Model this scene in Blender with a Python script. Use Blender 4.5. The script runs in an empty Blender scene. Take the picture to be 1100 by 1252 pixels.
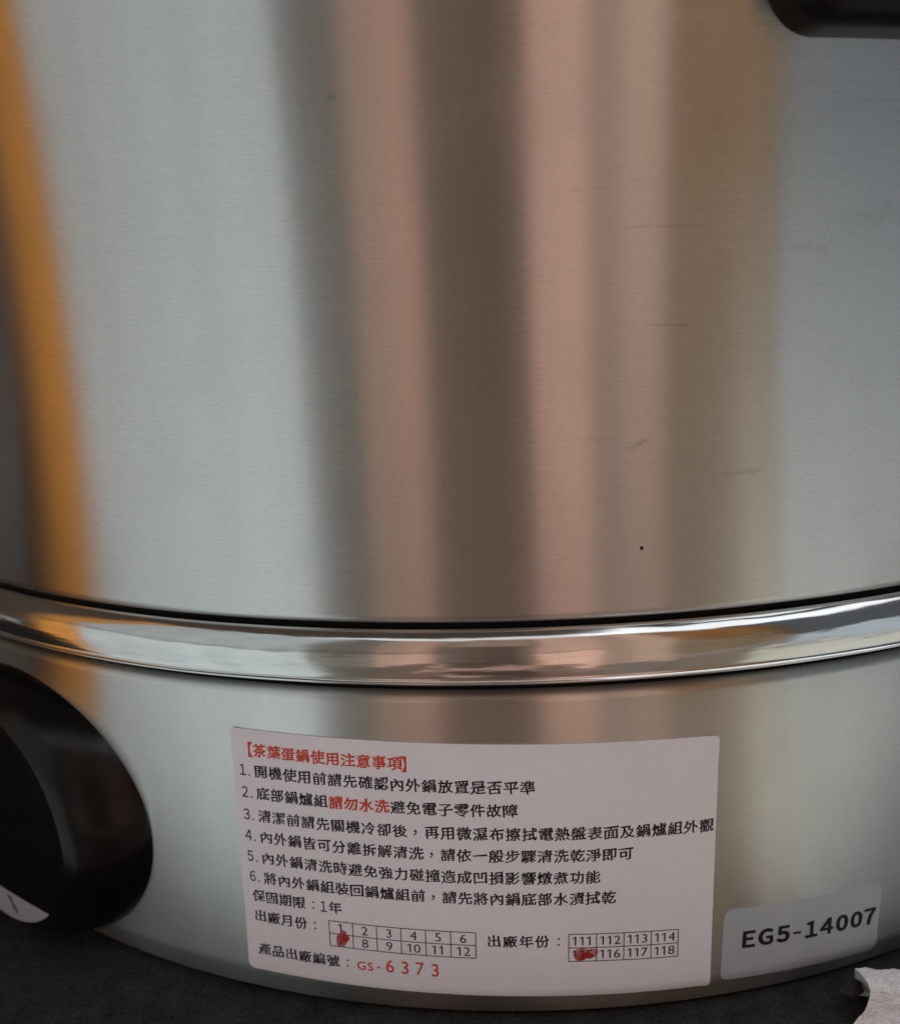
import bpy, bmesh, math, random
from mathutils import Matrix, Vector, noise

scene = bpy.context.scene
COL = scene.collection
random.seed(7)
R = math.radians
MM = 0.001

# ------------------------------------------------------------------ camera
cam_d = bpy.data.cameras.new('camera')
cam = bpy.data.objects.new('camera', cam_d)
COL.objects.link(cam)
scene.camera = cam
CAM_Z = 0.1473
# columns: camera right, up, back (viewing direction is -back)
rot = Matrix(((0.99800062, 0.03255372, 0.05417587),
              (0.04567431, 0.22102181, -0.97419876),
              (-0.04368784, 0.9747254, 0.21909304)))
cam.matrix_world = Matrix.Translation((0.0, -0.37291, CAM_Z)) @ rot.to_4x4()
cam_d.sensor_fit = 'HORIZONTAL'
cam_d.sensor_width = 36.0
cam_d.lens = 36.0 * 1200.0 / 1100.0
cam_d.clip_start = 0.005
cam_d.clip_end = 100
cam_d.dof.use_dof = True
cam_d.dof.focus_distance = 0.190
cam_d.dof.aperture_fstop = 13.0

# ------------------------------------------------------------------ world: dim even room light
world = bpy.data.worlds.new('World')
scene.world = world
world.use_nodes = True
bg = world.node_tree.nodes['Background']
bg.inputs['Color'].default_value = (0.078, 0.058, 0.046, 1)
bg.inputs['Strength'].default_value = 1.0

# ------------------------------------------------------------------ added lamps: panels for the reflections in the steel, fills overhead
def soft_lamp(name, az0, az1, z0, z1, radiance, dist=0.55):
    """upright rectangular lamp facing the pot, between two bearings seen from the pot's axis"""
    p0 = Vector((dist * math.sin(R(az0)), -dist * math.cos(R(az0)), 0))
    p1 = Vector((dist * math.sin(R(az1)), -dist * math.cos(R(az1)), 0))
    c = (p0 + p1) / 2 + Vector((0, 0, (z0 + z1) / 2))
    w, h = (p1 - p0).length, z1 - z0
    d = bpy.data.lights.new(name, 'AREA')
    d.shape = 'RECTANGLE'
    d.size, d.size_y = w, h
    m = max(radiance)
    d.color = [v / m for v in radiance]
    d.energy = m * w * h * LAMP_K
    o = bpy.data.objects.new(name, d)
    COL.objects.link(o)
    x = (p1 - p0).normalized()
    n = Vector((0, 0, 1)).cross(x)              # points away from the pot
    if n.dot(c) < 0:
        n = -n
        x = -x
    z = n
    y = z.cross(x)
    o.matrix_world = Matrix.Translation(c) @ Matrix((x, y, z)).transposed().to_4x4()
    return o

LAMP_K = 3.3
LO, HI = -0.40, 0.55
def band(name, az0, az1, z0, z1, radiance, n=1, var=0.0, low=1.18, gap=0.12):
    """an added panel of n upright strips of varying brightness, standing in for reflected surroundings"""
    cuts = [0.0] + sorted((k + random.uniform(-0.3, 0.3)) / n for k in range(1, n)) + [1.0]
    for a, b in zip(cuts, cuts[1:]):
        f = 1 + random.uniform(-var, var)
        c = 1 + random.uniform(-var, var) * 0.25
        zs = [(z0, -0.045, low), (-0.042, 0.095, 1.15), (0.105, z1, 0.78)] if z0 < -0.1 and z1 > 0.3 else [(z0, z1, 1.0)]
        for za, zb, g in zs:
            soft_lamp(name, az0 + (az1 - az0) * a + gap / 2, az0 + (az1 - az0) * b - gap / 2, za, zb,
                      (radiance[0] * f * c * g, radiance[1] * f * g, radiance[2] * f * g / c))
band('left_edge_light', -95.0, -71.0, LO, 0.03, (0.30, 0.315, 0.32))
band('brown_side_light', -68.0, -65.2, LO, HI, (0.24, 0.090, 0.016))
band('amber_side_light', -65.2, -58.4, LO, HI, (0.62, 0.235, 0.010))
band('cool_white_side_light', -58.2, -43.0, LO, HI, (0.515, 0.590, 0.612), 5, 0.07)  # added cool white panel for the left band reflected in the steel
band('cool_white_side_light', -43.0, -24.4, LO, HI, (0.560, 0.640, 0.660), 4, 0.04)
band('grey_side_light', -24.3, -17.1, LO, HI, (0.150, 0.147, 0.136), 2, 0.10, low=0.6)
band('rose_side_light', -17.0, -13.2, LO, HI, (0.47, 0.325, 0.245), low=0.28)
band('rose_side_light', -13.2, -8.4, LO, HI, (0.62, 0.365, 0.285), 3, 0.14, low=0.22)
band('dusky_front_light', -8.3, 3.9, 0.0, HI, (0.072, 0.050, 0.040), 5, 0.70)
band('dusky_high_light', -6.5, 2.4, 0.24, HI, (0.21, 0.145, 0.120), 3, 0.35)
band('rose_low_light', -8.2, 3.8, -0.085, -0.035, (0.46, 0.275, 0.220))
band('rose_front_light', 4.0, 11.3, LO, HI, (0.76, 0.460, 0.360), 2, 0.06, low=0.22)
band('tan_front_light', 11.5, 14.6, -0.03, HI, (0.37, 0.245, 0.190))
band('tan_front_light', 14.6, 20.2, -0.03, HI, (0.57, 0.380, 0.290))
band('tan_low_light', 11.5, 20.2, LO, -0.035, (0.17, 0.145, 0.125))
band('ochre_side_light', 20.6, 31.0, 0.12, HI, (0.225, 0.078, 0.000), 3, 0.18)
band('ochre_side_light', 31.0, 34.0, 0.12, HI, (0.12, 0.058, 0.012))
band('taupe_side_light', 20.6, 34.0, 0.045, 0.115, (0.19, 0.130, 0.072), 3, 0.18)
band('taupe_side_light', 20.6, 34.0, -0.03, 0.04, (0.25, 0.205, 0.165), 3, 0.12)
band('taupe_low_light', 20.6, 31.0, LO, -0.035, (0.18, 0.150, 0.112))
band('cream_low_light', 31.0, 72.0, LO, -0.035, (0.67, 0.670, 0.590), 4, 0.08)
band('dim_blue_light', 34.6, 72.0, 0.09, 0.40, (0.030, 0.058, 0.085))
band('blue_grey_side_light', 34.6, 72.0, -0.03, 0.075, (0.54, 0.640, 0.705), 6, 0.12)  # added blue-grey panel for the right band reflected in the steel

def overhead_fill(name, loc, sx, sy, radiance):
    d = bpy.data.lights.new(name, 'AREA')
    d.shape = 'RECTANGLE'
    d.size, d.size_y = sx, sy
    m = max(radiance)
    d.color = [v / m for v in radiance]
    d.energy = m * sx * sy * LAMP_K
    o = bpy.data.objects.new(name, d)
    COL.objects.link(o)
    o.location = loc
    return o
overhead_fill('cloth_fill_light', (0.75, -0.45, 1.2), 1.0, 1.0, (1.45, 1.52, 1.6))  # added overhead fill, put in to brighten the top of the cloth
fl = overhead_fill('label_fill_light', (-0.15, -1.15, 1.55), 1.2, 0.9, (0.95, 0.96, 1.00))  # added frontal fill, put in to brighten the paper label
fl.rotation_euler = (R(-38), 0, 0)

vs = scene.view_settings
vs.view_transform = 'Standard'
vs.look = 'None'
vs.exposure = 0.0
vs.gamma = 1.0
vs.use_curve_mapping = False

# ------------------------------------------------------------------ node helpers
class NT:
    def __init__(s, name):
        s.mat = bpy.data.materials.new(name)
        s.mat.use_nodes = True
        s.t = s.mat.node_tree
        s.b = s.t.nodes['Principled BSDF']
    def n(s, typ, **kw):
        nd = s.t.nodes.new(typ)
        for k, v in kw.items():
            setattr(nd, k, v)
        return nd
    def l(s, a, b):
        s.t.links.new(a, b)
    def math(s, op, a, b=None, c=None, clamp=False):
        nd = s.n('ShaderNodeMath', operation=op, use_clamp=clamp)
        for i, v in enumerate((a, b, c)):
            if v is None:
                continue
            if isinstance(v, (int, float)):
                nd.inputs[i].default_value = v
            else:
                s.l(v, nd.inputs[i])
        return nd.outputs[0]
    def comb(s, x, y, z):
        nd = s.n('ShaderNodeCombineXYZ')
        for i, v in enumerate((x, y, z)):
            if isinstance(v, (int, float)):
                nd.inputs[i].default_value = v
            else:
                s.l(v, nd.inputs[i])
        return nd.outputs[0]
    def noise(s, vec, scale, detail=2.0, rough=0.5):
        nd = s.n('ShaderNodeTexNoise')
        nd.inputs['Scale'].default_value = scale
        nd.inputs['Detail'].default_value = detail
        nd.inputs['Roughness'].default_value = rough
        if vec is not None:
            s.l(vec, nd.inputs['Vector'])
        return nd.outputs['Fac']
    def ramp(s, fac, a, b, ca, cb):
        nd = s.n('ShaderNodeMapRange')
        nd.inputs['From Min'].default_value = a
        nd.inputs['From Max'].default_value = b
        nd.inputs['To Min'].default_value = ca
        nd.inputs['To Max'].default_value = cb
        s.l(fac, nd.inputs['Value'])
        return nd.outputs[0]
    def cyl(s):
        """object space -> (arc length in m at radius 0.2, height in m)"""
        tc = s.n('ShaderNodeTexCoord')
        sp = s.n('ShaderNodeSeparateXYZ')
        s.l(tc.outputs['Object'], sp.inputs[0])
        neg = s.math('MULTIPLY', sp.outputs[1], -1.0)
        th = s.math('ARCTAN2', sp.outputs[0], neg)
        return s.math('MULTIPLY', th, 0.2), sp.outputs[2]
    def mix(s, fac, a, b):
        nd = s.n('ShaderNodeMix', data_type='RGBA')
        if isinstance(fac, (int, float)):
            nd.inputs[0].default_value = fac
        else:
            s.l(fac, nd.inputs[0])
        for sock, v in ((nd.inputs[6], a), (nd.inputs[7], b)):
            if isinstance(v, tuple):
                sock.default_value = (*v, 1)
            else:
                s.l(v, sock)
        return nd.outputs[2]
    def bump(s, h, strength, dist):
        nd = s.n('ShaderNodeBump')
        nd.inputs['Strength'].default_value = strength
        nd.inputs['Distance'].default_value = dist
        s.l(h, nd.inputs['Height'])
        s.l(nd.outputs[0], s.b.inputs['Normal'])
    def set(s, **kw):
        for k, v in kw.items():
            k = k.replace('_', ' ')
            sock = s.b.inputs[k]
            if isinstance(v, tuple):
                sock.default_value = (*v, 1) if len(v) == 3 else v
            elif isinstance(v, (int, float)):
                sock.default_value = v
            else:
                s.l(v, sock)

def brushed_steel(name, marks=(), rough=0.255, base=(0.560, 0.550, 0.538)):
    m = NT(name)
    a, z = m.cyl()
    fine = m.noise(m.comb(m.math('MULTIPLY', a, 60.0), m.math('MULTIPLY', z, 4200.0), 0.0), 1.0, 2.0, 0.6)
    mid = m.noise(m.comb(m.math('MULTIPLY', a, 9.0), m.math('MULTIPLY', z, 900.0), 3.0), 1.0, 3.0, 0.6)
    cloud = m.noise(m.comb(m.math('MULTIPLY', a, 22.0), m.math('MULTIPLY', z, 40.0), 7.0), 1.0, 4.0, 0.55)
    grit = m.noise(m.comb(m.math('MULTIPLY', a, 500.0), m.math('MULTIPLY', z, 2600.0), 1.0), 1.0, 1.0, 0.5)
    # thin longer scratches running round the pot
    scr = m.noise(m.comb(m.math('MULTIPLY', a, 45.0), m.math('MULTIPLY', z, 2100.0), 11.0), 1.0, 0.0, 0.5)
    scr = m.ramp(scr, 0.80, 0.88, 0.0, 1.0)
    patch = m.ramp(m.noise(m.comb(m.math('MULTIPLY', a, 30.0), m.math('MULTIPLY', z, 30.0), 5.0), 1.0, 1.0), 0.5, 0.68, 0.0, 1.0)
    scr = m.math('MULTIPLY', scr, patch, clamp=True)
    v = m.math('ADD', m.ramp(fine, 0.3, 0.7, -0.022, 0.022), m.ramp(mid, 0.3, 0.7, -0.010, 0.010))
    v = m.math('ADD', v, m.ramp(grit, 0.3, 0.7, -0.032, 0.032))
    v = m.math('ADD', v, m.ramp(cloud, 0.3, 0.7, -0.02, 0.02))
    v = m.math('ADD', v, m.math('MULTIPLY', scr, 0.022))
    v = m.math('ADD', v, 1.0)
    # smudges: (arc, z, half length, half height, strength, slope)
    dirt = None
    wobn = m.math('SUBTRACT', m.noise(m.comb(m.math('MULTIPLY', a, 300.0), m.math('MULTIPLY', z, 40.0), 0.0), 1.0, 2.0), 0.5) if marks else None
    brk = m.ramp(m.noise(m.comb(m.math('MULTIPLY', a, 420.0), m.math('MULTIPLY', z, 900.0), 0.0), 1.0, 2.0), 0.36, 0.60, 0.15, 1.0) if marks else None
    for (ma, mz, hl, hh, st, sl) in marks:
        da = m.math('SUBTRACT', a, ma)
        dz = m.math('SUBTRACT', m.math('SUBTRACT', z, mz), m.math('MULTIPLY', da, sl))
        wob = m.math('MULTIPLY', wobn, hh * 2.5)
        dz = m.math('ADD', dz, wob)
        e = m.math('ADD', m.math('POWER', m.math('ABSOLUTE', m.math('DIVIDE', da, hl)), 2.0),
                   m.math('POWER', m.math('ABSOLUTE', m.math('DIVIDE', dz, hh)), 2.0))
        k = m.math('MULTIPLY', m.ramp(e, 0.0, 1.0, 1.0, 0.0), st, clamp=True)
        k = m.math('MULTIPLY', k, brk)
        dirt = k if dirt is None else m.math('MAXIMUM', dirt, k)
    vc = m.n('ShaderNodeMix', data_type='RGBA', blend_type='MULTIPLY')
    vc.inputs[0].default_value = 1.0
    vc.inputs[6].default_value = (*base, 1)
    m.l(m.comb(v, v, v), vc.inputs[7])
    colr = vc.outputs[2]
    if dirt is not None:
        colr = m.mix(dirt, colr, (0.10, 0.085, 0.075))
    rv = m.math('ADD', m.ramp(cloud, 0.3, 0.7, -0.012, 0.012), rough)
    smear = m.ramp(m.noise(m.comb(m.math('MULTIPLY', a, 60.0), m.math('MULTIPLY', z, 50.0), 21.0), 1.0, 1.0, 0.5), 0.48, 0.75, 0.0, 0.028)
    rv = m.math('ADD', rv, smear)
    rv = m.math('ADD', rv, m.ramp(mid, 0.3, 0.7, -0.01, 0.01))
    m.set(Base_Color=colr, Metallic=1.0, Roughness=rv, Anisotropic=1.0)
    m.l(m.comb(0.0, 0.0, 1.0), m.b.inputs['Tangent'])
    m.bump(m.math('ADD', m.math('MULTIPLY', fine, 0.5), m.math('MULTIPLY', mid, 0.25)), 0.035, 0.0004)
    return m.mat

def polished_steel(name):
    m = NT(name)
    a, z = m.cyl()
    wav = m.noise(m.comb(m.math('MULTIPLY', a, 55.0), m.math('MULTIPLY', z, 420.0), 0.0), 1.0, 2.0, 0.5)
    big = m.noise(m.comb(m.math('MULTIPLY', a, 16.0), m.math('MULTIPLY', z, 120.0), 4.0), 1.0, 1.0, 0.5)
    h = m.math('ADD', m.math('MULTIPLY', wav, 0.30), big)
    tint = m.ramp(wav, 0.3, 0.7, 0.55, 0.62)
    m.set(Base_Color=m.comb(tint, tint, m.math('MULTIPLY', tint, 0.975)), Metallic=1.0, Roughness=0.13)
    m.bump(h, 0.20, 0.0018)
    return m.mat

def paper(name, col, rough=0.55):
    m = NT(name)
    tc = m.n('ShaderNodeTexCoord')
    f = m.noise(tc.outputs['Object'], 900.0, 3.0)
    g = m.noise(tc.outputs['Object'], 60.0, 2.0)
    v = m.math('ADD', m.ramp(f, 0.3, 0.7, 0.975, 1.02), m.ramp(g, 0.3, 0.7, -0.02, 0.02))
    c = m.n('ShaderNodeMix', data_type='RGBA', blend_type='MULTIPLY')
    c.inputs[0].default_value = 1.0
    c.inputs[6].default_value = (*col, 1)
    m.l(m.comb(v, v, v), c.inputs[7])
    m.set(Base_Color=c.outputs[2], Roughness=rough)
    m.b.inputs['Specular IOR Level'].default_value = 0.35
    m.bump(g, 0.15, 0.0006)
    return m.mat

def ink(name, col, var=0.3):
    m = NT(name)
    tc = m.n('ShaderNodeTexCoord')
    f = m.noise(tc.outputs['Object'], 1600.0, 2.0)
    m.set(Base_Color=m.mix(m.ramp(f, 0.35, 0.7, 0.0, var), col, tuple(min(1, v * 2.2 + 0.03) for v in col)), Roughness=0.6)
    m.b.inputs['Specular IOR Level'].default_value = 0.2
    return m.mat

def black_plastic(name, spec=0.24, r0=0.19, r1=0.28):
    m = NT(name)
    tc = m.n('ShaderNodeTexCoord')
    f = m.noise(tc.outputs['Object'], 220.0, 3.0)
    g = m.noise(tc.outputs['Object'], 40.0, 3.0)
    m.set(Base_Color=m.mix(m.ramp(f, 0.3, 0.7, 0, 1), (0.0035, 0.0035, 0.0038), (0.006, 0.0055, 0.0055)), Roughness=m.ramp(g, 0.3, 0.7, r0, r1))
    m.b.inputs['Specular IOR Level'].default_value = spec
    m.bump(f, 0.05, 0.0004)
    return m.mat

def ground_mat():
    m = NT('ground_dark_fabric')
    tc = m.n('ShaderNodeTexCoord')
    f = m.noise(tc.outputs['Object'], 1100.0, 3.0, 0.7)
    g = m.noise(tc.outputs['Object'], 130.0, 4.0, 0.65)
    v = m.math('ADD', m.math('MULTIPLY', f, 0.55), m.math('MULTIPLY', g, 0.45))
    m.set(Base_Color=m.mix(m.ramp(v, 0.36, 0.66, 0, 1), (0.012, 0.0135, 0.0135), (0.052, 0.056, 0.053)), Roughness=0.9)
    m.b.inputs['Specular IOR Level'].default_value = 0.2
    m.bump(v, 0.6, 0.0010)
    return m.mat

def cloth_mat():
    m = NT('silver_grey_knit')
    tc = m.n('ShaderNodeTexCoord')
    mp = m.n('ShaderNodeMapping')
    mp.inputs['Scale'].default_value = (1.0, 1.6, 2.2)
    m.l(tc.outputs['Object'], mp.inputs[0])
    f = m.noise(mp.outputs[0], 1500.0, 2.0, 0.6)
    g = m.noise(mp.outputs[0], 420.0, 3.0, 0.6)
    v = m.math('ADD', m.math('MULTIPLY', f, 0.6), m.math('MULTIPLY', g, 0.4))
    m.set(Base_Color=m.mix(m.ramp(v, 0.36, 0.62, 0, 1), (0.60, 0.61, 0.64), (0.93, 0.95, 0.98)), Roughness=0.7)
    m.set(Sheen_Weight=0.3)
    m.bump(v, 0.70, 0.0007)
    return m.mat

def frosted_sticker():
    m = NT('frosted_sticker')
    tc = m.n('ShaderNodeTexCoord')
    g = m.noise(tc.outputs['Object'], 90.0, 3.0)
    m.set(Base_Color=m.mix(m.ramp(g, 0.3, 0.7, 0, 1), (0.62, 0.69, 0.77), (0.68, 0.745, 0.82)), Roughness=0.42, Alpha=0.50)
    m.b.inputs['Specular IOR Level'].default_value = 0.6
    m.bump(g, 0.1, 0.0006)
    return m.mat

# ------------------------------------------------------------------ object helpers
def empty(name, loc, label, cat):
    o = bpy.data.objects.new(name, None)
    COL.objects.link(o)
    o.location = loc
    o.empty_display_size = 0.02
    o['label'] = label
    o['category'] = cat
    return o

def mesh_obj(name, verts, faces, mat, parent=None, smooth=True):
    me = bpy.data.meshes.new(name)
    me.from_pydata(verts, [], faces)
    me.update()
    if smooth:
        me.polygons.foreach_set('use_smooth', [True] * len(me.polygons))
    me.materials.append(mat)
    o = bpy.data.objects.new(name, me)
    COL.objects.link(o)
    if parent:
        o.parent = parent
    return o

def bm_obj(name, bm, mat, parent=None, smooth=True):
    me = bpy.data.meshes.new(name)
    bm.to_mesh(me)
    bm.free()
    if smooth:
        me.polygons.foreach_set('use_smooth', [True] * len(me.polygons))
    me.materials.append(mat)
    o = bpy.data.objects.new(name, me)
    COL.objects.link(o)
    if parent:
        o.parent = parent
    return o

def round_profile(pts, fillets, seg=8):
    """polyline with filleted corners; fillets = {index: radius}"""
    out = []
    for i, p in enumerate(pts):
        r = fillets.get(i, 0)
        if not r:
            out.append(p)
            continue
        P = Vector(p)
        a = (Vector(pts[i - 1]) - P).normalized()
        b = (Vector(pts[i + 1]) - P).normalized()
        half = a.angle(b) / 2
        d = r / math.tan(half)
        c = P + (a + b).normalized() * (r / math.sin(half))
        s, e = P + a * d, P + b * d
        a0 = math.atan2(s.y - c.y, s.x - c.x)
        a1 = math.atan2(e.y - c.y, e.x - c.x)
        while a1 - a0 > math.pi: a1 -= 2 * math.pi
        while a1 - a0 < -math.pi: a1 += 2 * math.pi
        for k in range(seg + 1):
            t = a0 + (a1 - a0) * k / seg
            out.append((c.x + r * math.cos(t), c.y + r * math.sin(t)))
    return out

def lathe(name, prof, mat, parent, n=288, sharp=None):
    verts, faces = [], []
    m = len(prof)
    for i in range(n):
        t = 2 * math.pi * i / n
        s, c = math.sin(t), -math.cos(t)
        for (r, z) in prof:
            verts.append((r * s, r * c, z))
    for i in range(n):
        j = (i + 1) % n
        for k in range(m - 1):
            faces.append((i * m + k, j * m + k, j * m + k + 1, i * m + k + 1))
    o = mesh_obj(name, verts, faces, mat, parent)
    if sharp:
        o.data.set_sharp_from_angle(angle=R(sharp))
    return o

# ------------------------------------------------------------------ ground
bm = bmesh.new()
bmesh.ops.create_cube(bm, size=1.0)
for v in bm.verts:
    v.co = Vector((v.co.x * 1.3, v.co.y * 0.79 + 0.167, v.co.z * 0.03 - 0.015))
bmesh.ops.bevel(bm, geom=bm.edges[:], offset=0.004, segments=3, affect='EDGES')
g = bm_obj('ground', bm, ground_mat(), smooth=False)
g['kind'] = 'structure'

# ------------------------------------------------------------------ heater base
RB = 0.200
base = empty('heater_base', (0, 0, 0),
             'brushed steel heater base with polished collar, black knob and printed paper label', 'heater')
steel_b = brushed_steel('brushed_steel_base', marks=(), rough=0.285, base=(0.605, 0.598, 0.578))
base_pts = [(0.10, 0.0010), (0.1970, 0.0010), (RB, 0.0075), (RB, 0.0733), (0.1965, 0.0733)]
base_prof = round_profile(base_pts, {1: 0.0012, 2: 0.0070, 3: 0.0024}, 10)
lathe('body', base_prof, steel_b, base)

def base_r(z):
    best = RB
    for (r0, z0), (r1, z1) in zip(base_prof, base_prof[1:]):
        if min(z0, z1) <= z <= max(z0, z1) and abs(z1 - z0) > 1e-9 and r0 > 0.19:
            best = r0 + (r1 - r0) * (z - z0) / (z1 - z0)
    return best

steel_p = polished_steel('polished_steel')
collar_prof = round_profile([(0.1950, 0.0761), (0.2030, 0.0761), (0.20385, 0.0763), (0.20385, 0.0767), (0.20335, 0.0770)],
                            {1: 0.0002, 2: 0.00025, 3: 0.00018}, 5)
for k in range(1, 13):                       # gently bulging main face
    t = k / 12
    collar_prof.append((0.20335 + 0.00016 * math.sin(math.pi * t * 0.8) - 0.00030 * t * t, 0.0770 + 0.0052 * t))
for k in range(1, 11):                       # shoulder turning in towards the pot
    t = k / 10
    collar_prof.append((0.20312 - 0.00075 * t - 0.0019 * t ** 2.6, 0.0822 + 0.0040 * t - 0.0002 * t ** 4))
collar_prof += [(0.1992, 0.0860), (0.1950, 0.0860)]
col_o = lathe('collar', collar_prof, steel_p, base, n=480)
for v in col_o.data.vertices:                # rolled sheet is never quite true
    a_ = math.atan2(v.co.x, -v.co.y)
    d_ = 0.00010 * noise.noise(Vector((a_ * 14, v.co.z * 260, 0.3))) + 0.000040 * noise.noise(Vector((a_ * 60, v.co.z * 700, 1.7)))
    k_ = 1 + d_ / 0.203
    v.co.x *= k_
    v.co.y *= k_

plastic = black_plastic('black_plastic')
gap_shade = NT('gap_shade_black')  # flat black that paints in the dark of the gaps round the collar
gap_shade.set(Base_Color=(0.004, 0.004, 0.004), Roughness=0.85)
gap_shade.b.inputs['Specular IOR Level'].default_value = 0.15
lathe('gap_shade_ring', [(0.194, 0.0855), (0.1992, 0.0855), (0.1992, 0.0876), (0.194, 0.0876)], gap_shade.mat, base)  # made-up ring: paints the dark gap between pot and collar
lathe('gap_shade_ring', [(0.194, 0.0722), (0.1982, 0.0722), (0.1982, 0.0766), (0.194, 0.0766)], gap_shade.mat, base)  # made-up ring: paints the shade under the collar's lip
# control knob on the base
KT, KZ = -0.6125, 0.0343        # oval housing, broader than tall
kn = Vector((math.sin(KT), -math.cos(KT), 0))
ke = Vector((math.cos(KT), math.sin(KT), 0))
ku = Vector((0, 0, 1))
def knob_pt(a, b, d):
    p = kn * (RB + d) + ke * a + ku * b
    return (p.x, p.y, p.z + KZ)
KA, KB, KD = 0.0417, 0.0338, 0.0100
def oval(sc, t):
    return KA * sc * math.cos(t), KB * sc * (1 + 0.1 * min(1.0, (1 - sc) / 0.28)) * math.sin(t)
kp = [(0.985, -0.0105), (1.0, -0.0060)]
for k in range(0, 21):
    t = k / 20
    kp.append((1 - 0.27 * t ** 1.25, -0.0045 + (KD + 0.0043) * (1 - (1 - t) ** 1.35)))
kp += [(0.724, KD - 0.00004), (0.715, KD + 0.00002)]
for k in range(1, 11):                       # slightly crowned face
    kp.append((0.715 * (1 - k / 10) + 0.0005, KD + 0.0010 * (1 - (1 - k / 10) ** 2)))
verts, faces = [], []
NK = 120
for i in range(NK):
    t = 2 * math.pi * i / NK
    for sc, d in kp:
        a, b = oval(sc, t)
        verts.append(knob_pt(a, b, d))
for i in range(NK):
    q = (i + 1) % NK
    for k in range(len(kp) - 1):
        faces.append((i * len(kp) + k, i * len(kp) + k + 1, q * len(kp) + k + 1, q * len(kp) + k))
knob = mesh_obj('control_knob', verts, faces, plastic, base)
knob['label'] = 'glossy black oval control housing with a white printed strip'
# white printed segment low on the housing's face
def crown(x, y):
    return KD + 0.0010 * (1 - min(1.0, (x / 0.0298) ** 2 + (y / 0.0266) ** 2)) + 0.00015
fa, fb, ch = 0.0293, 0.0262, -0.0184
hw = fa * math.sqrt(1 - (ch / fb) ** 2)
vs_, fs_ = [], []
for k in range(33):
    x = -hw + 2 * hw * k / 32
    yb = -fb * math.sqrt(max(0.0, 1 - (x / fa) ** 2))
    for q in range(5):
        y = ch + (yb - ch) * q / 4
        vs_.append(knob_pt(x, y, crown(x, y)))
for k in range(32):
    for q in range(4):
        fs_.append((k * 5 + q, k * 5 + q + 1, k * 5 + q + 6, k * 5 + q + 5))
white_print = paper('white_print', (0.40, 0.40, 0.415), 0.4)
dial = mesh_obj('dial_plate', vs_, fs_, white_print, knob)
mark = ink('grey_ink', (0.10, 0.10, 0.105), 0.3)
mv = []
for k in range(7):                           # worn grey mark printed on the strip
    y = -0.0196 - 0.0040 * k / 6
    w_ = 0.0007 + 0.0004 * math.sin(k * 1.9)
    mv += [knob_pt(0.0040 - w_ + 0.0004 * k, y, crown(0.004, y) + 0.0001), knob_pt(0.0040 + w_ + 0.0004 * k, y, crown(0.004, y) + 0.0001)]
mesh_obj('printed_mark', mv, [(2 * k, 2 * k + 1, 2 * k + 3, 2 * k + 2) for k in range(6)], mark, knob, smooth=False)

# ------------------------------------------------------------------ labels on the base
LT0, LZ0, LTILT = -0.04427, (-0.4224 - 0.27747 / 2) * 0.2 + CAM_Z, -0.02033
LW, LH = 0.48623 * 0.2, 0.27747 * 0.2
def on_base(u, v, off, u0=0.0, v0=0.0, tilt=0.0):
    """label millimetres -> point on the base's wall, off metres above it"""
    c, s = math.cos(tilt), math.sin(tilt)
    u, v = u0 + u * c - v * s, v0 + u * s + v * c
    u, v = u * MM, v * MM
    c, s = math.cos(LTILT), math.sin(LTILT)
    th = LT0 + (u * c - v * s) / RB
    z = LZ0 + u * s + v * c
    r = base_r(z) + off
    return (r * math.sin(th), -r * math.cos(th), z)

def sheet(name, w, h, rads, thick, mat, parent, place, nu=64, nv=28, edge=None):
    """thin rounded rectangle wrapped on the base, with a real thickness; w, h in mm"""
    def clampc(x, y):
        # pull corner grid points onto the rounded corner
        for sx, sy, r in ((-1, 1, rads[0]), (1, 1, rads[1]), (1, -1, rads[2]), (-1, -1, rads[3])):
            cx_, cy_ = sx * (w / 2 - r), sy * (h / 2 - r)
            dx, dy = (x - cx_) * sx, (y - cy_) * sy
            if dx > 0 and dy > 0:
                m_ = max(dx, dy)
                l_ = math.hypot(dx, dy)
                return cx_ + sx * dx * m_ / l_, cy_ + sy * dy * m_ / l_
        return x, y
    def cuts(n, full, ra, rb):
        vals = {round(-full / 2 + full * i / n, 5) for i in range(n + 1)}
        for r in (ra, rb):
            for k in range(7):
                vals.add(round(-full / 2 + r * k / 6, 5)); vals.add(round(full / 2 - r * k / 6, 5))
        return sorted(vals)
    xs = cuts(nu, w, max(rads), min(rads)); ys = cuts(nv, h, max(rads), min(rads))
    verts, faces = [], []
    NX, NY = len(xs), len(ys)
    for lay in (0, 1):
        for y in ys:
            for x in xs:
                px, py = clampc(x, y)
                lift = edge(px, py) if edge else 0.0
                verts.append(place(px, py, (0.00002 if lay == 0 else thick) + lift))
    N = NX * NY
    for j in range(NY - 1):
        for i in range(NX - 1):
            a = j * NX + i
            faces.append((N + a, N + a + 1, N + a + 1 + NX, N + a + NX))
            faces.append((a, a + NX, a + 1 + NX, a + 1))
    ring = [i for i in range(NX)] + [j * NX + NX - 1 for j in range(1, NY)] + [(NY - 1) * NX + i for i in range(NX - 2, -1, -1)] + [j * NX for j in range(NY - 2, 0, -1)]
    for a, b in zip(ring, ring[1:] + ring[:1]):
        faces.append((a, b, N + b, N + a))
    o = mesh_obj(name, verts, faces, mat, parent)
    o.data.set_sharp_from_angle(angle=R(40))
    return o

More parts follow.
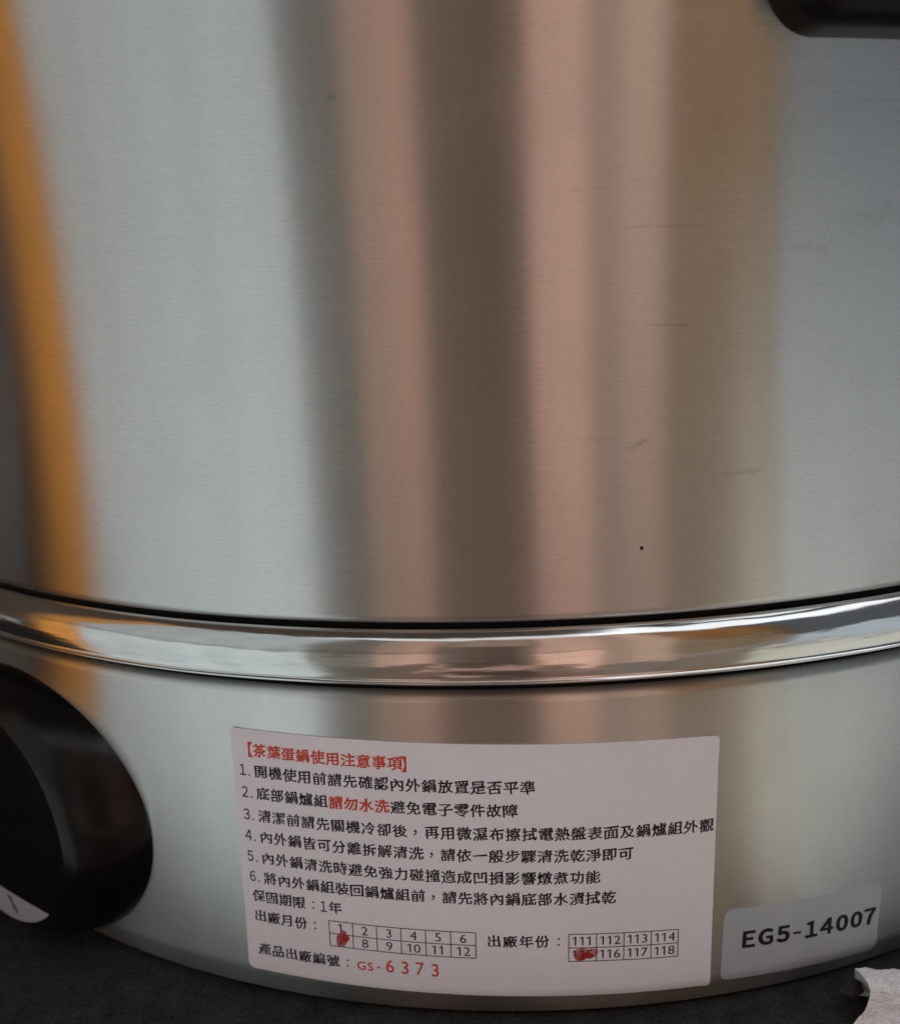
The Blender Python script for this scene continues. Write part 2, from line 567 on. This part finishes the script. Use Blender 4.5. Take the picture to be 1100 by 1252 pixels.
paper_mat = paper('label_paper', (0.835, 0.828, 0.905))
PT = 0.00016
def lab_edge(x, y):
    # faint lifting at the corners and a soft blister
    e = max(0.0, (abs(x) - 44.5) / 4.1) ** 2 * max(0.0, (abs(y) - 22.0) / 5.7) * 0.00022
    return e + 0.00004 * (noise.noise(Vector((x * 0.06, y * 0.09, 3.1))) + 0.6)
lab = sheet('instruction_label', LW / MM, LH / MM, (0.9, 0.9, 0.9, 1.8), PT, paper_mat, base,
            lambda x, y, o: on_base(x, y, o), edge=lab_edge)
lab['label'] = 'white paper instruction label with red and black Chinese print'

# ---- lettering: glyph outlines reshaped towards a brush-written look, laid on the curved paper
black_ink = ink('black_ink', (0.012, 0.012, 0.013), 0.25)
red_ink = ink('red_ink', (0.60, 0.060, 0.028), 0.20)
_cache = {}
def glyph(ch, brush=True, bold=0.0, thin=0.0):
    key = (ch, brush, bold, thin)
    if key in _cache:
        return _cache[key]
    cu = bpy.data.curves.new('g', 'FONT')
    cu.body = ch
    cu.size = 1.0
    cu.resolution_u = 3
    cu.fill_mode = 'FRONT'
    ob = bpy.data.objects.new('g', cu)
    COL.objects.link(ob)
    dg = bpy.context.evaluated_depsgraph_get()
    me = bpy.data.meshes.new_from_object(ob.evaluated_get(dg))
    bm = bmesh.new()
    bm.from_mesh(me)
    bmesh.ops.remove_doubles(bm, verts=bm.verts, dist=1e-5)
    nrm = {}
    for e in bm.edges:
        if len(e.link_faces) == 1:
            f = e.link_faces[0]
            a, b = e.verts
            d = (b.co - a.co)
            if d.length < 1e-7:
                continue
            nv = Vector((d.y, -d.x, 0)).normalized()
            mid = (a.co + b.co) / 2
            oth = [v for v in f.verts if v not in (a, b)][0]
            if (oth.co - mid).dot(nv) > 0:
                nv = -nv
            for v in (a, b):
                nrm.setdefault(v, []).append(nv)
    shift = {}
    for v, ns in nrm.items():
        s = Vector((0, 0, 0))
        for q in ns:
            s += q
        if s.length > 1e-6:
            s.normalize()
        shift[v] = s
    corner = {}
    if brush:
        for v, s in shift.items():
            ang = sum(l.calc_angle() for l in v.link_loops)
            if ang < 2.3 and abs(s.x) > 0.3 and abs(s.y) > 0.3:
                if s.x > 0 and s.y > 0: corner[v] = (0.006, 0.036)
                elif s.x > 0: corner[v] = (0.026, -0.016)
                elif s.y > 0: corner[v] = (-0.028, 0.018)
                else: corner[v] = (0.022, 0.024)
    for v, s in shift.items():
        kx, ky = bold, bold - thin
        v.co.x += s.x * kx
        v.co.y += s.y * ky
        if v in corner:
            v.co.x += corner[v][0]
            v.co.y += corner[v][1]
    vv = [(v.co.x, v.co.y) for v in bm.verts]
    bm.verts.index_update()
    ff = [tuple(v.index for v in f.verts) for f in bm.faces]
    bm.free()
    if vv:
        x0, x1 = min(p[0] for p in vv), max(p[0] for p in vv)
        y0, y1 = min(p[1] for p in vv), max(p[1] for p in vv)
    else:
        x0 = x1 = y0 = y1 = 0
    bpy.data.objects.remove(ob)
    bpy.data.curves.remove(cu)
    bpy.data.meshes.remove(me)
    _cache[key] = (vv, ff, (x0, x1, y0, y1))
    return _cache[key]

PUNCT = '，：.。'
EM = None
def cjk_metrics():
    """box of a full-width ideograph, used to scale every glyph alike"""
    _, _, b = glyph('國')
    return b
BX = cjk_metrics()
GW = BX[1] - BX[0]
GCX, GCY = (BX[0] + BX[1]) / 2, (BX[2] + BX[3]) / 2

class Print:
    def __init__(s):
        s.v, s.f = [], []
    def put(s, ch, u, v, size, brush=True, bold=0.0, thin=0.016, sx=1.0, own=False, hmm=None):
        """glyph centred on (u, v) mm; size = mm across an ideograph"""
        vv, ff, b = glyph(ch, brush, bold, thin)
        k = size / GW if hmm is None else hmm / (b[3] - b[2])
        rx = random.uniform(-1, 1); ry = random.uniform(-1, 1)
        base_i = len(s.v)
        if own:
            cx_, cy_ = (b[0] + b[1]) / 2, (b[2] + b[3]) / 2
        else:
            cx_, cy_ = GCX, GCY
        for (x, y) in vv:
            x, y = (x - cx_), (y - cy_)
            if brush:
                nx, ny = x / GW, y / GW
                y += 0.098 * x + GW * (0.030 * nx * nx * 4 * 0.5 - 0.012)          # strokes rise to the right
                x += GW * (0.022 * (ny * 2) * (ny * 2) * (1 if nx > 0 else -1) * abs(nx) * 2 + 0.02 * ny * rx)
                x *= 0.96 + 0.02 * rx
                y *= 0.95 + 0.02 * ry
            s.v.append((u + x * k * sx, v + y * k))
        s.f += [tuple(i + base_i for i in f) for f in ff]
        if ch == '1' and not brush:            # flag of the digit one
            hh, ww = (b[3] - b[2]) / 2 * k, (b[1] - b[0]) / 2 * k * sx
            q = len(s.v)
            s.v += [(u - ww, v + hh), (u - ww, v + hh * 0.72), (u - ww - hh * 0.50, v + hh * 0.45), (u - ww - hh * 0.50, v + hh * 0.66)]
            s.f.append((q, q + 1, q + 2, q + 3))
    def rect(s, x0, y0, x1, y1, n=1):
        b = len(s.v)
        for i in range(n + 1):
            x = x0 + (x1 - x0) * i / n
            s.v += [(x, y0), (x, y1)]
        for i in range(n):
            a = b + 2 * i
            s.f.append((a, a + 2, a + 3, a + 1))
    def build(s, name, mat, parent, place):
        o = mesh_obj(name, [place(x, y) for x, y in s.v], s.f, mat, parent, smooth=False)
        return o

INK = PT + 0.00004
on_label = lambda x, y: on_base(x, y, INK + lab_edge(x, y))
CH, PITCH = 2.74, 3.165
def line(text, u, v, red=(), pitch=PITCH, size=CH, number=None, bold=0.024):
    p, q = Print(), Print()
    if number:
        p.put(chr(0xFEE0 + ord(number)), u - 4.05, v + 0.0, size, brush=False, thin=0.0, bold=0.010, sx=0.78, own=True, hmm=2.45)
        p.put('.', u - 2.65, v - 1.0, size * 0.9, brush=False, thin=0.0, bold=0.01, own=True)
    for i, c in enumerate(text):
        tgt = q if i in red else p
        x = u + i * pitch
        if c == '，':
            tgt.put(c, x - 0.1, v - 0.15, size * 1.15, brush=False, own=True, bold=0.0, thin=0)
        elif c == '：':
            tgt.put('.', x + 0.1, v + 0.62, size * 1.0, brush=False, own=True, bold=0.01, thin=0)
            tgt.put('.', x + 0.1, v - 0.72, size * 1.0, brush=False, own=True, bold=0.01, thin=0)
        elif c in '0123456789':
            tgt.put(chr(0xFEE0 + ord(c)), x, v, size, brush=False, thin=0.0, bold=0.010, sx=0.78, own=True, hmm=2.45)
        else:
            tgt.put(c, x, v, size, bold=bold + (0.012 if i in red else 0))
    if p.v:
        p.build('text_line', black_ink, lab, on_label)
    if q.v:
        q.build('red_text', red_ink, lab, on_label)

# heading
p = Print()
p.put('【', -45.0 - 0.55, 23.3, 3.2, brush=False, bold=0.0, thin=0)
for i, c in enumerate('茶葉蛋鍋使用注意事項'):
    p.put(c, -42.45 + i * 3.13, 23.3 - 0.012 * i, 2.75, bold=0.028, thin=0.008)
p.put('】', -42.45 + 10 * 3.13 - 0.2, 23.1, 3.2, brush=False, bold=0.0, thin=0)
p.build('red_heading', red_ink, lab, on_label)
line('開機使用前請先確認內外鍋放置是否平準', -42.45, 18.7, number='1')
line('底部鍋爐組請勿水洗避免電子零件故障', -42.35, 13.8, red=(5, 6, 7, 8), number='2', pitch=3.145)
line('清潔前請先關機冷卻後，再用微濕布擦拭電熱盤表面及鍋爐組外觀', -42.35, 8.75, number='3', pitch=3.178)
line('內外鍋皆可分離拆解清洗，請依一般步驟清洗乾淨即可', -42.3, 4.0, number='4', pitch=3.165)
line('內外鍋清洗時避免強力碰撞造成凹損影響燉煮功能', -42.25, -0.8, number='5', pitch=3.16)
line('將內外鍋組裝回鍋爐組前，請先將內鍋底部水漬拭乾', -42.05, -5.45, number='6', pitch=3.15)
line('保固期限：', -45.1, -9.95, pitch=3.07, size=2.68)
line('1年', -30.5, -10.0, pitch=2.5, size=2.68)
line('出廠月份：', -45.0, -14.68, pitch=3.08, size=2.68)
line('出廠年份：', 4.5, -14.95, pitch=3.2, size=2.68)
line('產品出廠編號：', -44.6, -22.55, pitch=3.1, size=2.68)

def num_table(x0, x1, y0, y1, rows, tilt, name):
    """printed grid with numbers; y0 top, y1 bottom; tilt = rise in mm over the width"""
    p = Print()
    n = len(rows[0])
    lw = 0.17
    def sk(pr):
        pr.v = [(x, y + tilt * (x - x0) / (x1 - x0)) for x, y in pr.v]
    for k in range(3):
        y = y0 + (y1 - y0) * k / 2
        p.rect(x0 - lw / 2, y - lw / 2, x1 + lw / 2, y + lw / 2, n=30)
    g2 = Print()
    for k in range(n + 1):
        x = x0 + (x1 - x0) * k / n
        for r_ in range(2):
            ya = y0 + (y1 - y0) * r_ / 2 - lw / 2; yb = y0 + (y1 - y0) * (r_ + 1) / 2 + lw / 2
            p.rect(x - lw / 2, yb, x + lw / 2, ya, n=1)
    sk(p)
    t = p.build(name, black_ink, lab, lambda x, y: on_label(x, y))
    q = Print()
    for r_, row in enumerate(rows):
        for k, s in enumerate(row):
            cxm = x0 + (x1 - x0) * (k + 0.5) / n
            cym = y0 + (y1 - y0) * (r_ * 0.5 + 0.25)
            w = 1.30
            for i, c in enumerate(s):
                q.put(c, cxm + (i - (len(s) - 1) / 2) * w * 1.10, cym, 2.55, brush=False, thin=0.006, own=True, sx=1.06)
    sk(q)
    q.build('table_numbers', black_ink, lab, lambda x, y: on_label(x, y))
num_table(-29.5, 0.86, -13.09, -18.92, [['1', '2', '3', '4', '5', '6'], ['7', '8', '9', '10', '11', '12']], 0.0, 'month_table')
num_table(19.4, 41.55, -13.36, -19.5, [['111', '112', '113', '114'], ['115', '116', '117', '118']], -0.3, 'year_table')

# red serial number
p = Print()
for c, u, sz in (('G', -22.95, 2.45), ('S', -21.05, 2.45), ('-', -19.3, 2.6)):
    p.put(c, u, -22.75, sz, brush=False, bold=0.012, thin=0.0, own=True, sx=1.05)
for c, u, dy in (('6', -16.9, 0.05), ('3', -13.75, 0.0), ('7', -10.65, 0.05), ('3', -7.5, -0.05)):
    p.put(c, u, -22.2 + dy, 3.75, brush=False, bold=0.006, thin=0.0, own=True, sx=0.92)
p.build('serial_number', red_ink, lab, on_label)

# hand-inked red blots over one month and one year
blot = NT('red_marker')
tcb = blot.n('ShaderNodeTexCoord')
fb = blot.noise(tcb.outputs['Object'], 900.0, 3.0)
blot.set(Base_Color=blot.mix(blot.ramp(fb, 0.35, 0.65, 0, 1), (0.36, 0.008, 0.010), (0.52, 0.020, 0.020)), Roughness=0.45,
         Alpha=blot.ramp(blot.noise(tcb.outputs['Object'], 480.0, 2.0), 0.36, 0.62, 0.96, 0.50))
def ink_blot(u, v, rx, ry, seed, rotd=0.0, lobes=0.16):
    rings, n = 5, 40
    vv, ff = [], []
    for j in range(rings + 1):
        for i in range(n):
            t = 2 * math.pi * i / n
            w = 1 + lobes * noise.noise(Vector((math.cos(t) * 1.6, math.sin(t) * 1.6, seed))) * 2 + 0.05 * noise.noise(Vector((math.cos(t) * 6, math.sin(t) * 6, seed)))
            r = j / rings * w
            x, y = rx * r * math.cos(t), ry * r * math.sin(t)
            c, s = math.cos(R(rotd)), math.sin(R(rotd))
            vv.append(on_base(u + x * c - y * s, v + x * s + y * c, INK + 0.00005 + lab_edge(u, v)))
    for j in range(rings):
        for i in range(n):
            k = (i + 1) % n
            if j == 0:
                ff.append((j * n + i, (j + 1) * n + i, (j + 1) * n + k))
            else:
                ff.append((j * n + i, (j + 1) * n + i, (j + 1) * n + k, j * n + k))
    mesh_obj('red_ink_blot', vv, ff, blot.mat, lab, smooth=False)
ink_blot(-26.75, -17.05, 1.22, 1.95, 2.0, -18)
ink_blot(22.5, -17.95, 2.3, 1.42, 9.0, 8, 0.2)

# serial code sticker
SU, SV, ST = 69.5, -19.25, -0.0215
stick_mat = frosted_sticker()
on_stick = lambda x, y, o: on_base(x, y, o, SU, SV, ST)
stk = sheet('code_sticker', 36.9, 16.4, (2.0, 1.6, 1.6, 1.8), 0.0001, stick_mat, base, on_stick, nu=36, nv=20)
stk['label'] = 'small frosted grey sticker printed with a black code'
p = Print()
for c, u in (('Ｅ', -12.75), ('Ｇ', -9.0), ('５', -5.05), ('１', 1.55), ('４', 5.2), ('０', 8.95), ('０', 12.55), ('７', 16.0)):
    p.put(c, u, 0.95, 4.5, brush=False, bold=0.055, thin=0.012, own=True, hmm=3.85, sx=1.02)
p.rect(-2.75, 0.45, -0.95, 0.98, 2)
p.build('printed_code', black_ink, stk, lambda x, y: on_stick(x, y, 0.00015))

# ------------------------------------------------------------------ steel pot on top
pot = empty('steel_pot', (0, 0, 0.0866),
            'tall brushed stainless steel pot with black side handle, seated in the collar', 'pot')
RP = 0.2002
marks = ((0.0225, 0.094 + 0.0, 0.0, 0.0, 0.0, 0.0),)
def body_marks():
    # arc (m at radius 0.2), height above the ground, half length, half height, strength, slope
    return ((0.0297, 0.1565, 0.0100, 0.00035, 0.16, -0.02),
            (0.0300, 0.1400, 0.0060, 0.00030, 0.18, -0.05),
            (0.0250, 0.1190, 0.0032, 0.00090, 0.22, 0.25),
            (0.0440, 0.1130, 0.0050, 0.00070, 0.20, 0.02),
            (0.0560, 0.1520, 0.0080, 0.00120, 0.10, 0.05),
            (-0.0257, 0.1800, 0.0018, 0.00060, 0.30, 0.30),
            (0.0160, 0.1630, 0.0050, 0.00030, 0.12, 0.0),
            (0.0170, 0.1205, 0.0045, 0.00040, 0.14, -0.10),
            (0.0700, 0.1570, 0.0120, 0.00220, 0.10, 0.04),
            (0.0790, 0.1440, 0.0040, 0.00040, 0.22, 0.05))
steel_u = brushed_steel('brushed_steel_pot', marks=[(a, z - 0.0866, hl, hh, st * 1.3, sl) for a, z, hl, hh, st, sl in body_marks()])
pot_prof = round_profile([(0.15, 0.0001), (0.1972, 0.0001), (RP, 0.0001), (RP, 0.240), (0.2040, 0.244), (0.2040, 0.247), (0.1990, 0.247), (0.1990, 0.006), (0.10, 0.006)],
                         {2: 0.0020, 4: 0.001, 5: 0.001, 6: 0.0008}, 8)
lathe('body', pot_prof, steel_u, pot)

# a dark speck stuck to the wall
def speck(a, z, r, name='speck'):
    th = a / RP
    bm = bmesh.new()
    bmesh.ops.create_icosphere(bm, subdivisions=2, radius=1.0)
    for v in bm.verts:
        w = 1 + 0.35 * noise.noise(v.co * 1.7)
        l = Vector((v.co.x * r * w, v.co.y * r * 0.5, v.co.z * r * w))
        v.co = Matrix.Rotation(th, 3, 'Z') @ (l + Vector((0, -RP, 0))) + Vector((0, 0, z - 0.0866))
    return bm_obj(name, bm, plastic, pot)
speck(0.0250, 0.1002, 0.00036)

# black side handle: mounting block following the wall, with a grip standing off it
def handle_block(name, a0, a1, z0, z1, depth, rc, re, parent, mat):
    """rounded rectangle on the wall (arc metres, height), raised by depth with a rounded edge"""
    ca, cz = (a0 + a1) / 2, (z0 + z1) / 2
    hw_, hh_ = (a1 - a0) / 2, (z1 - z0) / 2
    def outline(inset):
        pts = []
        r = max(rc - inset, 0.0005)
        for (sx, sz, s0) in ((1, 1, 0), (-1, 1, 90), (-1, -1, 180), (1, -1, 270)):
            for k in range(11):
                t = R(s0 + 9 * k)
                pts.append((ca + sx * (hw_ - inset - r) + r * math.cos(t), cz + sz * (hh_ - inset - r) + r * math.sin(t)))
        out = []
        for p, q in zip(pts, pts[1:] + pts[:1]):       # subdivide long sides so that they follow the wall
            L = math.hypot(q[0] - p[0], q[1] - p[1])
            n = 12 if L > 0.006 else 1
            for k in range(n):
                out.append((p[0] + (q[0] - p[0]) * k / n, p[1] + (q[1] - p[1]) * k / n))
        return out
    layers = [(0.0, -0.001), (0.0, depth - re)]
    for k in range(1, 9):
        t = math.pi / 2 * k / 8
        layers.append((re * (1 - math.cos(t)), depth - re + re * math.sin(t)))
    verts, faces = [], []
    n = None
    for ins, h in layers:
        o = outline(ins)
        n = len(o)
        for a, z in o:
            th = a / RP
            verts.append(((RP + h) * math.sin(th), -(RP + h) * math.cos(th), z - 0.0866))
    for i in range(len(layers) - 1):
        for k in range(n):
            l = (k + 1) % n
            faces.append((i * n + k, i * n + l, (i + 1) * n + l, (i + 1) * n + k))
    faces.append(tuple((len(layers) - 1) * n + k for k in range(n)))
    return mesh_obj(name, verts, faces, mat, parent)
handle_plastic = black_plastic('matte_black_plastic', 0.16, 0.36, 0.46)
handle = handle_block('handle', 0.0462, 0.165, 0.1861, 0.226, 0.011, 0.0085, 0.0050, pot, handle_plastic)
# grip bar
def tube(name, pts, r, mat, parent, n=20, ry=1.0):
    verts, faces = [], []
    m = len(pts)
    for i, p in enumerate(pts):
        a = Vector(pts[max(0, i - 1)]); b = Vector(pts[min(m - 1, i + 1)])
        d = (b - a).normalized()
        up = Vector((0, 0, 1))
        sd = d.cross(up).normalized()
        for k in range(n):
            t = 2 * math.pi * k / n
            verts.append(tuple(Vector(p) + sd * r * math.cos(t) + up * r * ry * math.sin(t)))
    for i in range(m - 1):
        for k in range(n):
            l = (k + 1) % n
            faces.append((i * n + k, i * n + l, (i + 1) * n + l, (i + 1) * n + k))
    faces.append(tuple(range(n))); faces.append(tuple(reversed(range((m - 1) * n, m * n))))
    return mesh_obj(name, verts, faces, mat, parent)
gp = []
for i in range(33):
    t = i / 32
    th = R(16 + 28 * t)
    out = 0.206 + 0.034 * math.sin(math.pi * t) ** 0.5
    gp.append((out * math.sin(th), -out * math.cos(th), 0.2075 - 0.0866))
tube('grip', gp, 0.0085, handle_plastic, handle, ry=1.2)

# ------------------------------------------------------------------ grey cloth in front of the base
cm = cloth_mat()
def cloth():
    """a loosely folded strip: up over a ridge, across the fold and down in front, with ragged folds"""
    NU, sub_ = 150, 7
    rows = []
    for i in range(NU + 1):
        t = (i / NU) ** 1.3
        n1 = noise.noise(Vector((t * 9.0, 0.0, 4.2)))
        n2 = noise.noise(Vector((t * 30.0, 2.0, 1.2)))
        x = 0.0686 + 0.086 * t
        yb = -0.1950 + 0.030 * t * t + 0.0006 * n2
        z = 0.0098 + 0.0016 * n1 + 0.0006 * n2 + 0.0014 * t - 0.0009 * math.exp(-((t - 0.10) / 0.06) ** 2)
        e = 1 - t
        key = [(x + 0.0008, yb + 0.0032, 0.0005), (x + 0.0002, yb + 0.0007, z * 0.72), (x - 0.0004 * e, yb, z),
               (x, yb - 0.0022, z * 1.00), (x + 0.0006 * e, yb - 0.0046 - 0.002 * t, z * 0.98),
               (x + 0.0009 * e, yb - 0.0058 - 0.003 * t, z * 0.80), (x - 0.0004 * e, yb - 0.0063 - 0.004 * t, z * 0.46),
               (x - 0.0032 * e, yb - 0.0074 - 0.006 * t, z * 0.20), (x - 0.0064 * e, yb - 0.0110 - 0.010 * t, 0.0005)]
        row = []
        for a, b in zip(key, key[1:]):
            for k in range(sub_):
                f = k / sub_
                row.append(Vector([p + (q - p) * f for p, q in zip(a, b)]))
        row.append(Vector(key[-1]))
        sm = row[:]
        for _ in range(5):                        # round the bends a little
            sm = [row[0]] + [(sm[k - 1] + sm[k] * 2 + sm[k + 1]) / 4 for k in range(1, len(sm) - 1)] + [row[-1]]
        rows.append(sm)
    bm = bmesh.new()
    vr = []
    for r_ in rows:
        vv = []
        for p in r_:
            w = 0.00035 * noise.noise(p * 330) + 0.00012 * noise.noise(p * 1100)
            vv.append(bm.verts.new(p + Vector((w * 0.5, w, w if p.z > 0.002 else 0))))
        vr.append(vv)
    for a, b in zip(vr, vr[1:]):
        for k in range(len(a) - 1):
            bm.faces.new((a[k], a[k + 1], b[k + 1], b[k]))
    # turned-in end towards the viewer's left
    inner = [bm.verts.new(v.co * 0.5 + Vector((0.0760, -0.1990, 0.0050)) * 0.5) for v in vr[0]]
    for k in range(len(inner) - 1):
        bm.faces.new((vr[0][k + 1], vr[0][k], inner[k], inner[k + 1]))
    bmesh.ops.recalc_face_normals(bm, faces=bm.faces)
    return bm
c = bm_obj('grey_cloth', cloth(), cm)
c['label'] = 'folded silvery grey knit cloth lying beside the foot of the steel base'
c['category'] = 'cloth'

# corner fold of the cloth, its shade put into a dark colour
dark = NT('fold_in_shade')
tcd = dark.n('ShaderNodeTexCoord')
fd = dark.noise(tcd.outputs['Object'], 1500.0, 3.0)
dark.set(Base_Color=dark.mix(fd, (0.003, 0.003, 0.004), (0.025, 0.025, 0.025)), Roughness=0.8)
bm = bmesh.new()
bmesh.ops.create_icosphere(bm, subdivisions=4, radius=1.0)
ax = Matrix.Rotation(R(28), 3, 'Z') @ Matrix.Rotation(R(-12), 3, 'Y')
for v in bm.verts:
    w = 1 + 0.40 * noise.noise(v.co * 1.6 + Vector((3, 1, 0)))
    v.co = ax @ Vector((v.co.x * 0.0026 * w, v.co.y * 0.0016 * w, v.co.z * 0.0015 * w)) + Vector((0.0676, -0.1958, 0.0050))
bm_obj('rolled_edge', bm, dark.mat, c)
